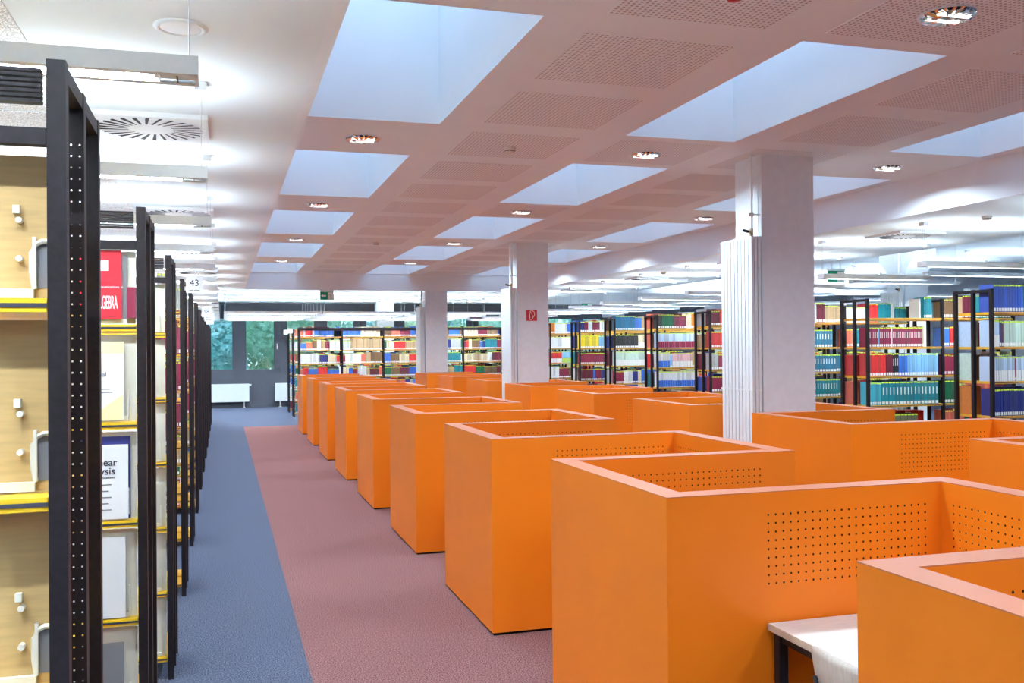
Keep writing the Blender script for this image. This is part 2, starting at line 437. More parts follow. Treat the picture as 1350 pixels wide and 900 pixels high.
# desk and chair in the open bay of the front carrel
ya, yb = Y1 - G, Y1
d = thing('desk', 'white-topped desk with black steel legs in the open orange carrel bay', 'desk', (2.157, ya, 0))
DL, DD, DZ = G - .012, X1 + W - T - 2.157 - .006, .765
MB().box(.003, DD, .006, DL, DZ - .028, DZ).obj('desk_top', 'desk_top', d)
MB().box(0, .003, .006, DL, DZ - .028, DZ).obj('edge_band', 'desk_edge', d)
MB().box(.03, .06, .05, DL - .05, DZ - .07, DZ - .029).box(DD - .06, DD - .03, .05, DL - .05, DZ - .07, DZ - .029).box(.06, DD - .06, .02, .05, DZ - .07, DZ - .029).box(.06, DD - .06, DL - .05, DL - .02, DZ - .07, DZ - .029).obj('frame', 'black_steel', d)
for lx in (.02, DD - .06):
    for ly in (.015, DL - .055):
        MB().box(lx, lx + .04, ly, ly + .04, 0, DZ - .0285).obj('leg', 'black_steel', d)
c = thing('chair', 'pale plywood chair with black tube legs pulled up to the white desk', 'chair', (2.30, 2.87, 0))
sh = MB(); prof = [(-.205, .815), (-.21, .79), (-.19, .68), (-.165, .56), (-.14, .49), (-.09, .452), (0, .445), (.12, .45), (.2, .455), (.235, .435)]
nn = 9
for th in (0, -.011):
    i0 = len(sh.v)
    for i, (u, z) in enumerate(prof):
        wd = .19 if z > .6 else .2
        for k in range(nn):
            t = k / (nn - 1) * 2 - 1
            bend = (1 - t * t) * (.03 if z > .5 else 0)
            sh.v.append((u - bend + (th if z > .47 else 0), t * wd, z + (th if z <= .47 else 0) - (.012 * abs(t) ** 6 if i == 0 else 0)))
    for i in range(len(prof) - 1):
        for k in range(nn - 1):
            a = i0 + i * nn + k; q = (a, a + 1, a + nn + 1, a + nn)
            sh.f.append(q if th else q[::-1]); sh.m.append(0)
N0 = nn * len(prof)
rim = [i for i in range(nn)] + [i * nn + nn - 1 for i in range(1, len(prof))] + [N0 - 1 - i for i in range(1, nn)] + [i * nn for i in range(len(prof) - 2, 0, -1)]
for a, b in zip(rim, rim[1:] + rim[:1]):
    sh.f.append((a, b, b + N0, a + N0)); sh.m.append(0)
sh.obj('seat_shell', 'chair_ply', c, smooth=True)
for sx, sy in ((1, 1), (1, -1), (-1, 1), (-1, -1)):
    MB().tube([(sx * .12, sy * .13, .43), (sx * .17, sy * .185, .41), (sx * .21, sy * .205, 0)], .0095).obj('leg', 'black_steel', c, smooth=True)
for sy in (1, -1):
    MB().tube([(-.12, sy * .16, .425), (-.185, sy * .165, .52), (-.222, sy * .165, .70)], .009).obj('back_stay', 'black_steel', c, smooth=True)

# ------------------------------------------------------------------ columns with radiators
CX0, CX1, CY0, CDY = 4.90, 5.47, 7.93, .48
tubes = MB(); tb2 = MB()
for i in range(9):
    for j in range(3):
        (tubes if j == 0 or i == 0 else tb2).box(j * .036, j * .036 + .026, .012 + i * .064, .012 + i * .064 + .052, .15, 2.93)
for q in (tubes, tb2):
    pass
tm, tm2 = tubes.mesh('tube_front', 'radiator_white'), tb2.mesh('tube_rear', 'radiator_white')
tube1 = MB().box(0, .026, 0, .052, .15, 2.93).mesh('tube', 'radiator_white')
hd = MB().box(-.002, .1, 0, .59, .12, .152).box(-.002, .1, 0, .59, 2.928, 2.945).box(-.003, .101, 0, .59, 1.488, 1.50).mesh('header', 'radiator_white')
pp = MB().tube([(.035, .06, 2.945), (.035, .06, ZC)], .011).mesh('pipe', 'radiator_white')
br = MB().box(.03, .125, .045, .052, 3.148, 3.162).box(.018, .052, .04, .075, 3.14, 3.17).mesh('bracket', 'chrome')
vl = MB().tube([(.035, .06, 2.945), (.035, .06, 3.02)], .02).tube([(.035, .06, 2.99), (-.02, .03, 2.99)], .016).mesh('valve', 'brass')
vh = MB().tube([(-.02, .03, 2.99), (-.085, .0, 2.995)], .014).mesh('valve_handle', 'black_flat')
for k in range(4):
    y = CY0 + 2 * GRID * k
    top = ZC if y < YB else ZB
    col = MB().box(CX0, CX1, y, y + CDY, 0, top - .002).obj('column', 'column_paint')
    names = ['white square column rising from the carrel bay nearest the desk', 'white square column carrying the red fire hose sign', 'white square column just behind the raised ceiling', 'white square column against the window wall']
    struct(tag(col, names[k], 'column'))
    if k < 3:
        r = thing('radiator', 'tall white tube radiator beside the %s' % ['column nearest the white desk', 'column with the red hose sign', 'column behind the raised ceiling'][k], 'radiator', (CX0 - .13, y - .03, 0), 'tube radiators beside the columns')
        for i in range(9):
            for j in range(3):
                if j == 0 or i == 0: put('tube', tube1, r, (j * .036, .006 + i * .064, 0))
        put('header', hd, r)
        MB().box(.1, .128, .2, .24, 2.7, 2.74).box(.1, .128, .2, .24, .5, .54).obj('wall_bracket', 'radiator_white', r)
        if top == ZC:
            put('pipe', pp, r); put('pipe', pp, r, (.03, .04, 0))
        else:
            q = MB().tube([(.035, .06, 2.945), (.035, .06, top)], .011).mesh('pipe', 'radiator_white'); put('pipe', q, r); put('pipe', q, r, (.03, .04, 0))
        put('bracket', br, r)
        v = put('valve', vl, r); put('valve_handle', vh, v)
# flared column at the far right
fc = MB(); fx, fy = 12.96, 15.77
pf = [(0, 0), (0, 3.34), (-.24, 3.60), (-.24, ZH - .002), (.77, ZH - .002), (.77, 3.60), (.53, 3.34), (.53, 0)]
fc.face([(0, p[0], p[1]) for p in pf]).face([(.54, p[0], p[1]) for p in reversed(pf)])
for a, b in zip(pf, pf[1:] + pf[:1]): fc.face([(0, a[0], a[1]), (0, b[0], b[1]), (.54, b[0], b[1]), (.54, a[0], a[1])][::-1])
o = struct(tag(fc.obj('column', 'column_paint', None, (fx, fy, 0)), 'white column with flared head behind the right bookshelves', 'column'))
r = thing('radiator', 'white tube radiator beside the column with the flared head', 'radiator', (fx - .16, fy - .03, 0), 'tube radiators beside the columns')
for i in range(9):
    for j in range(3):
        if j == 0 or i == 0: put('tube', tube1, r, (j * .036, .006 + i * .064, 0))
put('header', hd, r); v = put('valve', vl, r); put('valve_handle', vh, v); put('bracket', br, r)
q = MB().tube([(.035, .06, 2.945), (.035, .06, ZH - .01)], .011).mesh('pipe', 'radiator_white'); put('pipe', q, r); put('pipe', q, r, (.03, .04, 0))
MB().box(.1, .158, .2, .24, 2.7, 2.74).obj('wall_bracket', 'radiator_white', r)

# fire hose sign on the second column
fs = thing('fire_hose_sign', 'small red square fire hose sign on the white column', 'sign', (5.16, CY0 + 2 * GRID, 2.47))
MB().box(-.098, .098, -.006, -.001, -.098, .098).obj('plate', 'sign_red', fs)
MB().tube([(-.03, -.008, .05), (-.025, -.008, .075), (.01, -.008, .082), (.045, -.008, .06), (.055, -.008, .02), (.045, -.008, -.01), (.02, -.008, -.035), (.005, -.008, -.075), (-.035, -.008, -.075), (-.037, -.008, -.03), (-.04, -.008, .03)], .006, 6).obj('hose_outline', 'pure_white', fs)
MB().tube([(-.03, -.008, .05), (0, -.008, .035), (.012, -.008, .0), (.012, -.008, -.02)], .005, 6).obj('hose_nozzle', 'pure_white', fs)

# ------------------------------------------------------------------ panel radiators under the windows
def panel_rad(x0, x1, lab):
    r = thing('panel_radiator', lab, 'radiator', (x0, YW - .17, 0), 'panel radiators at the window wall')
    L = x1 - x0
    MB().box(0, L, 0, .09, .20, .79).box(.01, L - .01, -.004, 0, .21, .78).obj('panel', 'radiator_white', r)
    for fx_ in (.16, L - .16):
        MB().tube([(fx_, .045, .01), (fx_, .045, .20)], .016).lathe([(0.0001, .014), (.05, .014), (.05, 0), (.0001, 0)], 14, 0, (fx_, .045, 0)).obj('foot', 'radiator_white', r)
    MB().tube([(L, .045, .75), (L + .07, .045, .75)], .028, 10).obj('thermostat', 'pure_white', r)
panel_rad(-.95, .83, 'white panel radiator on feet under the window beside the left bookshelves')
panel_rad(1.66, 3.4, 'white panel radiator on feet behind the back bookshelves')

# ------------------------------------------------------------------ ceiling fittings
dl_trim = MB().lathe([(.150, -.004), (.160, -.006), (.160, 0), (.146, 0), (.146, -.004), (.150, -.004)], 28).mesh('trim_ring', 'lamp_body', True)
dl_refl = MB().lathe([(.146, -.003), (.13, .05), (.10, .10), (.05, .13), (.001, .135)], 28).mesh('reflector', 'reflector', True)
dl_fac = MB()
for k in range(16):
    t = 2 * math.pi * k / 16; t2 = t + .28
    dl_fac.face([(.14 * math.cos(t), .14 * math.sin(t), .002), (.14 * math.cos(t2), .14 * math.sin(t2), .002), (.06 * math.cos(t2), .06 * math.sin(t2), .02), (.06 * math.cos(t), .06 * math.sin(t), .05)])
dl_fac = dl_fac.mesh('prism_ring', 'reflector')
dl_bulb = MB().tube([(-.10, 0, .03), (.10, 0, .03)], .02, 8).mesh('lamp_tube', 'bulb')
hole = MB().lathe([(.0001, .001), (.148, .001)], 24).mesh('dark_hole', 'slot_dark')
for k in range(-2, 4):  # nearest row is unseen above the camera, added to brighten this end
    for i, x in enumerate((1.17, 3.84, 6.56)):
        y = 8.22 + GRID * k
        d = thing('downlight', 'round mirrored downlight between the skylights, %s from the window wall in the %s column' % (ORD[3 - k], ORD[i]), 'downlight', (x, y, ZC - .0035 - (.0 if i != 1 else .002)), 'round downlights in the raised ceiling')
        d['label'] = 'round mirrored downlight, %s skylight column from the left bookshelves, %s from the window wall' % (ORD[i], ORD[3 - k])
        put('trim_ring', dl_trim, d)
        # shallow bowl hanging level with the board
        f = put('reflector', dl_refl, d, (0, 0, -.002), 0, (1, 1, -.14)); put('prism_ring', dl_fac, d, (0, 0, -.018), 0, (1, 1, -.2))
        for s in (-.045, .045): put('lamp_tube', dl_bulb, d, (0, s, -.030), 0, (1, 1, .4))
        l = bpy.data.lights.new('downlight_lamp', 'AREA'); l.shape = 'DISK'; l.size = .26; l.energy = SPOT_W; l.spread = math.radians(158); l.color = (.66, .86, 1.0)
        put('downlight_lamp', l, d, (0, 0, -.06))

sd = MB().lathe([(.055, 0), (.055, -.018), (.045, -.03), (.045, -.042), (.03, -.052), (.0001, -.052)], 20).mesh('smoke_detector', 'detector', True)
sdr = MB().lathe([(.0455, -.031), (.047, -.031), (.047, -.037), (.0455, -.037)], 20).mesh('vent_ring', 'slot_dark')
for k, (x, y, z, lab) in enumerate([(2.51, 8.26, ZC - .003, 'small round smoke detector on the raised ceiling close to the desk end'), (2.53, 16.25, ZC - .003, 'small round smoke detector on the raised ceiling towards the windows'),
                  (8.13, 8.56, ZL, 'beige smoke detector on the lower right ceiling above the blue books'), (8.08, 16.55, ZL, 'beige smoke detector on the lower right ceiling towards the windows')]):
    o = tag(put('smoke_detector', sd, None, (x, y, z)), lab, 'smoke detector', 'ceiling smoke detectors'); put('vent_ring', sdr, o)
o = tag(MB().lathe([(.05, 0), (.05, -.02), (.035, -.04), (.0001, -.045)], 18).obj('alarm_beacon', 'sign_red', None, (2.53, 4.33, ZC - .003), smooth=True), 'red round alarm beacon on the raised ceiling', 'alarm')
# round ceiling speaker
cs = thing('ceiling_speaker', 'round white flush disc in the lower left ceiling', 'ceiling speaker', (-.165, 4.385, ZL))
MB().lathe([(.115, 0), (.115, -.006), (.10, -.014), (.088, -.008), (.088, 0)], 32).obj('trim_ring', 'lamp_body', cs, smooth=True)
MB().lathe([(.0001, -.012), (.05, -.011), (.088, -.006)], 32).obj('cover_disc', 'sign_white', cs, smooth=True)

# swirl air diffusers
pl_me = MB().box(-.345, .345, -.345, .345, -.028, 0).mesh('plate', 'diffuser_plate')
sl = MB()
sl.face([(.135, -.004, -.0285), (.135, .006, -.0285), (.31, .050, -.0285), (.31, .030, -.0285)])
sl.face([(.14, -.006, -.0285), (.135, -.004, -.0285), (.31, .030, -.0285), (.305, .024, -.033)])
sl_me = sl.mesh('slot', 'slot_dark')
for side, (xc, wh) in enumerate(((-.42, 'left'), (8.44, 'right'))):
    for k in range(0 if side == 0 else 1, 5):
        d = thing('air_diffuser', 'square white swirl air diffuser on the lower %s ceiling, %s from the window wall' % (wh, ORD[4 - k]), 'air diffuser', (xc, 6.35 + GRID * k, ZL), 'swirl air diffusers')
        put('plate', pl_me, d)
        for q in range(26): put('slot', sl_me, d, rz=2 * math.pi * q / 26)

# pendant strip lights
def lum_meshes(L):
    b = MB(); w_, h_ = .075, .062
    b.box(0, L, -w_, -w_ + .012, 0, h_).box(0, L, w_ - .012, w_, 0, h_).box(0, .012, -w_ + .012, w_ - .012, 0, h_).box(L - .012, L, -w_ + .012, w_ - .012, 0, h_)
    b.box(.012, L - .012, -w_ + .012, -w_ + .03, 0, .006).box(.012, L - .012, w_ - .03, w_ - .012, 0, .006)
    b.box(.012, .14, -w_ + .03, w_ - .03, .012, .02).box(L - .14, L - .012, -w_ + .03, w_ - .03, .012, .02)
    b.box(.012, L - .012, -w_ + .012, w_ - .012, .034, .037)
    lv = MB(); x_ = .05
    while x_ < L - .03:
        lv.box(x_, x_ + .006, -w_ + .03, w_ - .03, .0005, .022); x_ += .055
    dn = MB().box(.14, L - .14, -.016, .016, .023, .033)
    upm = MB().box(.05, L - .05, -.05, .05, .04, .05)
    return b.mesh('housing', 'lamp_body'), lv.mesh('louvre', 'reflector'), dn.mesh('tube_below', 'tube_down'), upm.mesh('tube_above', 'tube_up')
LM = {}
def luminaire(x, y, L, z, zc, lab, group, wires=None):
    if L not in LM: LM[L] = lum_meshes(L)
    d = thing('pendant_light', lab, 'pendant light', (x, y, z), group)
    a, b, c_, e = LM[L]
    put('housing', a, d); put('louvre', b, d); put('tube_below', c_, d); put('tube_above', e, d)
    for wx in (wires or (.03, L - .03)):
        for s in (-.012, .012): MB().tube([(wx, s, .062), (wx, s, zc - z - .045)], .0016, 4).obj('wire', 'wire', d)
        MB().box(wx - .03, wx + .03, -.045, .045, zc - z - .045, zc - z).obj('canopy', 'lamp_body', d)
LZ = 2.815
for k in range(-2, 15):
    y = LUM0 + RPITCH * k
    zc = ZL if y < YB else ZB
    far = 14 - k
    if y < -2.5: continue
    for i in range(2):
        luminaire(-.07 - 1.77 * (i + 1) + (0 if i == 0 else -.06), y, 1.77, LZ, zc, 'white pendant strip light left, %s gap from the window wall, %s' % (ORD[min(15, far)], ('at the aisle', 'away from the aisle')[i]), 'pendant strip lights left')
for k in range(2, 15):
    y = LUM0 + RPITCH * k
    luminaire(7.80, y, 1.77, LZ, ZL if y < YB else ZB, 'white pendant strip light over the right shelves, %s gap from the window wall' % ORD[14 - k], 'pendant strip lights right')
    if k > 3:
        luminaire(11.2, y, 2.4, 3.05, ZH, 'pendant light under the high ceiling beyond the right shelves, %s from the window wall' % ORD[14 - k], 'pendant strip lights under the high ceiling')
        luminaire(15.6, y, 2.4, 3.05, ZH, 'white pendant strip light by the far right wall, %s from the window wall' % ORD[14 - k], 'pendant strip lights by the far wall')
for k in range(11, 15):
    y = LUM0 + RPITCH * k
    for i in range(3):
        luminaire(.04 + i * 2.45, y, 2.42, LZ, ZB, 'pendant light above the back bookshelves, %s line from the windows, %s from the aisle' % (ORD[14 - k], ORD[i]), 'pendant strip lights at the back')

# ------------------------------------------------------------------ exit signs
def exit_sign(x, y, z, zc, lab, w_=.32, h_=.19):
    s = thing('exit_sign', lab, 'exit sign', (x, y, z), 'green exit signs')
    MB().box(-w_ / 2, w_ / 2, -.03, .03, h_, h_ + .035).obj('housing', 'lamp_body', s)
    MB().box(-w_ / 2, w_ / 2, -.012, .012, 0, h_).obj('plate', 'sign_green', s)
    MB().box(.02, w_ / 2 - .012, -.0135, -.012, .012, h_ - .012).obj('figure_field', 'pure_white', s)
    a = MB(); y0 = -.0135; c = h_ / 2
    a.face([(-.145, y0, c), (-.095, y0, c - .05), (-.095, y0, c - .018), (-.02, y0, c - .018), (-.02, y0, c + .018), (-.095, y0, c + .018), (-.095, y0, c + .05)])
    a.obj('arrow', 'pure_white', s)
    g = MB(); y1 = -.0142
    g.tube([(.085, y1, c + .01), (.075, y1, c - .02), (.1, y1, c - .05), (.09, y1, c - .075)], .006, 5).tube([(.075, y1, c - .02), (.05, y1, c - .04), (.035, y1, c - .045)], .006, 5).tube([(.04, y1, c + .01), (.06, y1, c + .025), (.088, y1, c + .022), (.11, y1, c)], .005, 5).lathe([(.0001, 0), (.013, .002)], 10, 0, (.093, y1, c + .05))
    g.obj('running_figure', 'sign_green', s)
    for sx in (-.08, .08): MB().tube([(sx, 0, h_ + .035), (sx, 0, zc - z)], .006, 6).obj('hanger', 'lamp_body', s)
exit_sign(2.42, 23.27, 3.10, ZL, 'green exit sign with white arrow below the fascia towards the windows')
exit_sign(10.02, 13.9, 2.98, ZL, 'green exit sign hanging above the right bookshelves')
exit_sign(9.9, 25.2, 2.95, ZB, 'small green exit sign above the far end of the right bookshelves')

# ------------------------------------------------------------------ bookshelves
UW = .034
up_me = MB().box(0, UW, 0, UW, 0, RTOP).mesh('upright', 'black_steel')
BAY = 1.106
SHD = .245
sh_me = MB().box(0, BAY - UW - .004, 0, SHD, -.026, 0).mesh('shelf', 'ochre')
se_me = MB().box(0, BAY - UW - .004, -.002, 0, -.017, -.009).mesh('label_rail', 'label_strip')
ZS_BOOK = [2.236 - .3565 * i for i in range(7)]
ZS_DISP = [2.02 - .378 * i for i in range(6)]
pu = MB().box(0, UW, 0, UW, 0, RTOP, skip='yY')       # open channel, its front face drilled in two columns
pu.holes((0, 0, 0), (1, 0, 0), (0, 0, 1), 0, UW, 0, RTOP, .0085, .06, 2, 95, .017, .0021, 0, pv=.0245)
perf_me = pu.mesh('upright', ['black_steel', 'hole_dark'])
shy_me = MB().box(0, BAY - UW - .004, 0, SHD, -.026, 0).mesh('shelf', 'yellow')
def bookshelf(x0, sx, y, nb, zs, label, group, cap=None, plates=False, bars=True):
    sh_m = shy_me if cap == 'grille' else sh_me
    r = thing('bookshelf', label, 'bookshelf', (x0, y, 0), group)
    for i in range(nb + 1):
        xx = sx * i * BAY - (UW if sx < 0 else 0)
        for dy in (0, RDEP / 2 - UW / 2, RDEP - UW): put('upright', perf_me if plates and 0 < dy < RDEP * .7 else up_me, r, (xx, dy, 0))
        MB().box(xx + .002, xx + UW - .002, UW, RDEP - UW, RTOP - .035, RTOP - .004).obj('top_rail', 'black_steel', r)
    for i in range(nb):
        xb = (i * BAY + UW + .002) if sx > 0 else (-(i + 1) * BAY + .002)
        for z in zs:
            s = put('shelf', sh_m, r, (xb, .006, z)); put('label_rail', se_me, s)
            put('shelf', sh_m, r, (xb, RDEP - SHD - .006, z))
        if cap == 'rail':
            MB().box(xb, xb + BAY - UW - .004, 0, RDEP, RTOP - .075, RTOP - .002).obj('top_cover', 'black_steel', r)
        elif cap == 'grille':
            for q in range(7):
                MB().box(xb, xb + BAY - UW - .012, .004, .03, 2.392 + q * .0098, 2.398 + q * .0098).obj('grille_bar', 'black_steel', r)
            MB().box(xb, xb + BAY - UW - .004, .004, .034, 2.312, 2.344).obj('top_rail', 'black_steel', r)
        elif cap == 'back':
            MB().box(xb, xb + BAY - UW - .004, RDEP - .03, RDEP - .005, RTOP - .05, RTOP - .01).obj('top_rail', 'black_steel', r)
    return r

# books -------------------------------------------------------------
COLS = {}
def bookcol(nm, c):
    mat('cover_' + nm, c, .5, var=.05, scale=30); COLS[nm] = c
    mat('cover_' + nm + '_worn', tuple(.72 * q + .02 for q in c), .6, var=.05, scale=30)
for nm, c in dict(blue=(.035, .10, .50), royal=(.04, .16, .62), navy=(.025, .035, .20), green=(.01, .13, .06), teal=(.01, .22, .27), aqua=(.05, .42, .52), petrol=(.02, .16, .28),
                  sky=(.22, .50, .80), pale=(.48, .62, .80), maroon=(.15, .015, .035), wine=(.26, .02, .06), red=(.72, .035, .035), coral=(.75, .16, .10), white=(.74, .76, .78), mint=(.55, .72, .62), cream=(.72, .62, .42),
                  tan=(.48, .33, .18), brown=(.20, .11, .05), olive=(.16, .16, .09), black=(.02, .02, .025), grey=(.42, .43, .42), yellow=(.85, .66, .03), orange=(.85, .26, .03), lime=(.45, .62, .08), pink=(.72, .42, .44), emerald=(.0, .40, .26), violet=(.10, .07, .28)).items():
    bookcol(nm, c)
# unit book: thickness 1 (x), depth 1 (y, spine at 0), height 1 (z)
bk = MB().box(0, .1, 0, 1, 0, 1).box(.9, 1, 0, 1, 0, 1).box(.1, .9, 0, .06, 0, 1).mesh('book', 'cover_blue')
pg = MB().box(.1, .9, .06, .97, .012, .982).mesh('pages', 'pages')
sp_lo = MB().box(.1, .9, -.006, 0, .03, .15).mesh('spine_label', 'book_label')
sp_mid = MB().box(.0, 1, -.007, 0, .02, .44).mesh('spine_band', 'book_label')
sp_tg = MB().box(.04, .96, -.006, 0, .93, .99).mesh('shelf_tag', 'tag_lime')
sp_ln = MB().box(.36, .64, -.006, 0, .45, .76).mesh('spine_title', 'book_label')
SEEN = [0]
REST = MB(); RESTM = ['pages', 'book_label', 'tag_lime'] + ['cover_' + k for k in COLS] + ['cover_' + k + '_worn' for k in COLS]
RIDX = {k: i for i, k in enumerate(RESTM)}
def set_cover(o, nm, i=0):
    o.material_slots[i].link = 'OBJECT'; o.material_slots[i].material = MATS[nm]
def put_book(x, y, z, t, d, h, nm, lab, grp, band=None, title=False, tg=True, lean=0):
    o = put('book', bk, None, (x, y, z), 0, (t, d, h)); set_cover(o, 'cover_' + nm + random.choice(['', '', '_worn']))
    tag(o, lab, 'book', grp)
    put('pages', pg, o)
    if band: b = put('spine_band', sp_mid, o); set_cover(b, band)
    else: put('spine_label', sp_lo, o)
    if tg: put('shelf_tag', sp_tg, o)
    if title: put('spine_title', sp_ln, o)
    if lean: o.rotation_euler = (0, lean, 0)
    SEEN[0] += 1
def rest_book(x, y, z, t, d, h, nm, back=False, band=None, tg=True):
    REST.box(x, x + t, y, y + d, z, z + h, RIDX['cover_' + nm + random.choice(['', '', '_worn'])], skip='b')
    s = y + d + .001 if back else y - .001
    f = (lambda a, b, c, e, mm: REST.face([(a, s, c), (b, s, c), (b, s, e), (a, s, e)], mm))
    if band: f(x, x + t, z + .01, z + h * .42, RIDX.get(band, 1))
    elif h > .1: f(x + .003, x + t - .003, z + .012, z + .045, 1)
    if tg: f(x + .003, x + t - .003, z + h - .018, z + h - .003, 2)
def fill(xa, xb, y, z, runs, single=None, back=False, hmax=.30, depth=.19, lim=None):
    """runs: (colour, count, thickness, height, options). single = (label part, group) builds real objects"""
    x = xa
    for run in runs:
        nm, cnt, t, h = run[:4]; op = run[4] if len(run) > 4 else {}
        if nm == 'gap': x += t * cnt; continue
        for q in range(cnt):
            tt = t * random.uniform(.93, 1.04); hh = min(hmax, h * random.uniform(.985, 1.012)); dd = depth * random.uniform(.96, 1.04)
            if x + tt > xb: return
            if single and (lim is None or lim[0] <= x <= lim[1]) and SEEN[0] < 305:
                adj = op.get('as', {'royal': 'bright blue', 'wine': 'wine red', 'aqua': 'light teal', 'sky': 'light blue', 'pale': 'pale blue'}.get(nm, nm))
                put_book(x, y + random.uniform(0, .006), z, tt - .0035, dd, hh, nm, single[0] % adj, single[1], op.get('band'), op.get('title'), op.get('tag', True))
            else:
                rest_book(x, y + random.uniform(0, .006), z, tt - .0035, dd, hh, nm, back, op.get('band'), op.get('tag', True))
            x += tt
BW = 'book_label'
def B(c): return dict(band='cover_' + c)
WB = dict(band=BW)
R_CONT = {
 0: [[('blue', 11, .036, .285), ('green', 14, .033, .285, {'as': 'dark green'}), ('navy', 8, .03, .27)],
     [('pale', 2, .04, .275, WB), ('navy', 1, .03, .27), ('maroon', 1, .025, .26), ('mint', 8, .038, .265, {'as': 'pale mint green'}), ('white', 8, .03, .26)],
     [('pale', 9, .03, .255, dict(band=BW, **{'as': 'pale blue and white'})), ('wine', 1, .022, .255), ('pale', 12, .03, .255, dict(band=BW, **{'as': 'pale blue and white'})), ('brown', 6, .03, .24)],
     [('navy', 26, .028, .28), ('violet', 6, .03, .26)],
     [('brown', 20, .035, .27)]],
 1: [[('gap', 1, .74, 0), ('white', 1, .02, .24, {'tag': False}), ('gap', 1, .05, 0), ('teal', 4, .03, .26)],
     [('wine', 5, .026, .245, {'title': True, 'as': 'wine red'}), ('sky', 1, .02, .24), ('wine', 6, .03, .245, {'title': True, 'as': 'wine red'}), ('white', 1, .016, .25), ('wine', 17, .027, .245, {'title': True, 'as': 'wine red'}), ('cream', 1, .02, .255)],
     [('red', 6, .04, .28, {'title': False}), ('maroon', 3, .033, .285, {'as': 'dark maroon'}), ('black', 3, .03, .28, {'title': True}), ('royal', 3, .045, .27, {'as': 'bright blue'}), ('sky', 13, .036, .275, {'as': 'light blue'})],
     [('aqua', 5, .034, .28, {'as': 'light teal'}), ('teal', 16, .053, .285, {'title': True})],
     [('olive', 1, .05, .24), ('wine', 1, .05, .24), ('olive', 3, .05, .24), ('wine', 1, .05, .24), ('olive', 8, .05, .24)]],
 2: [[('gap', 1, .3, 0), ('grey', 3, .045, .285, {'as': 'grey'}), ('maroon', 1, .06, .285), ('white', 3, .04, .28), ('maroon', 4, .035, .28), ('tan', 8, .036, .24)],
     [('navy', 2, .05, .24), ('petrol', 17, .046, .25, {'title': True, 'as': 'petrol blue'})],
     [('petrol', 22, .047, .25, {'title': True, 'as': 'petrol blue'})],
     [('teal', 4, .05, .25, {'title': True, 'as': 'dark teal'}), ('teal', 18, .046, .25, {'title': True, 'as': 'dark teal'})],
     [('violet', 4, .05, .2), ('brown', 20, .05, .22)]],
 3: [[('maroon', 4, .04, .24), ('red', 6, .045, .27), ('grey', 10, .04, .26)], [('red', 12, .04, .26), ('maroon', 14, .04, .26)], [('grey', 3, .04, .27), ('wine', 20, .04, .25)], [('wine', 10, .045, .25), ('orange', 6, .04, .27), ('navy', 8, .04, .25)], [('brown', 20, .04, .25)]],
 4: [[('black', 2, .04, .25), ('green', 5, .05, .25, {'as': 'green'}), ('wine', 5, .05, .235), ('cream', 2, .05, .28), ('orange', 4, .045, .28), ('tan', 8, .035, .26)],
     [('pale', 24, .042, .275, dict(band='cover_wine', **{'as': 'pale blue and wine red'})), ('red', 3, .03, .22)],
     [('white', 5, .045, .275, dict(band='cover_royal', **{'as': 'white and blue'})), ('sky', 1, .05, .25), ('pink', 12, .034, .26, dict(band=BW, **{'as': 'pink and white'})), ('tan', 6, .04, .28, {'tag': False}), ('brown', 3, .04, .28, {'tag': False})],
     [('white', 17, .048, .285, dict(band='cover_royal', **{'as': 'white and blue'})), ('coral', 4, .04, .26)],
     [('royal', 20, .04, .2)]],
 5: [[('petrol', 8, .052, .29, {'as': 'petrol blue'}), ('royal', 3, .05, .27), ('tan', 5, .042, .29, {'tag': False}), ('cream', 4, .045, .26), ('maroon', 3, .045, .29), ('tan', 5, .04, .28)],
     [('black', 12, .042, .27, {'title': True}), ('cream', 5, .05, .27, WB), ('olive', 4, .05, .26), ('brown', 4, .05, .27)],
     [('mint', 24, .043, .285, dict(band=BW, **{'as': 'mint green and white'}))],
     [('wine', 4, .045, .25), ('white', 4, .05, .26), ('navy', 2, .055, .26), ('cream', 2, .04, .26), ('royal', 9, .036, .29, {'title': True}), ('brown', 4, .04, .25)],
     [('wine', 20, .04, .2)]],
 6: [[('navy', 2, .05, .23), ('wine', 2, .045, .24), ('white', 2, .05, .25), ('wine', 4, .045, .24), ('white', 3, .04, .25), ('wine', 3, .045, .24), ('white', 3, .045, .25), ('maroon', 7, .04, .24)],
     [('yellow', 8, .055, .28), ('sky', 4, .06, .27), ('orange', 4, .05, .27), ('emerald', 3, .055, .26)],
     [('wine', 22, .046, .25)],
     [('maroon', 6, .05, .25), ('royal', 1, .05, .26), ('wine', 3, .045, .26), ('navy', 10, .045, .26)],
     [('brown', 20, .04, .2)]],
 7: [[('orange', 2, .05, .26), ('white', 7, .045, .25), ('royal', 7, .045, .25), ('yellow', 3, .05, .28)],
     [('white', 20, .045, .27)],
     [('red', 6, .045, .27, WB), ('sky', 10, .05, .28, B('lime'))],
     [('white', 4, .05, .28), ('wine', 5, .05, .25), ('brown', 3, .05, .2), ('coral', 3, .05, .27), ('olive', 3, .05, .2)],
     [('brown', 20, .04, .2)]],
}
SHELFN = ['top shelf', 'second shelf', 'third shelf', 'fourth shelf', 'fifth shelf']
pal = list(COLS)
def junk(n_=8):
    out = []
    for _ in range(n_):
        nm = random.choice(['blue', 'royal', 'wine', 'maroon', 'white', 'white', 'tan', 'brown', 'grey', 'navy', 'red', 'cream', 'coral', 'teal', 'green'])
        out.append((nm, random.randint(2, 9), random.uniform(.028, .045), random.uniform(.22, .29)))
    return out
XR0 = 7.52
WHICH = {0: 'with the blue top row', 1: 'with the teal row', 2: 'behind the first column', 3: 'beside the column radiator', 4: 'with the orange top books', 5: 'with the black row', 6: 'with yellow books', 7: 'farthest along the right aisle'}
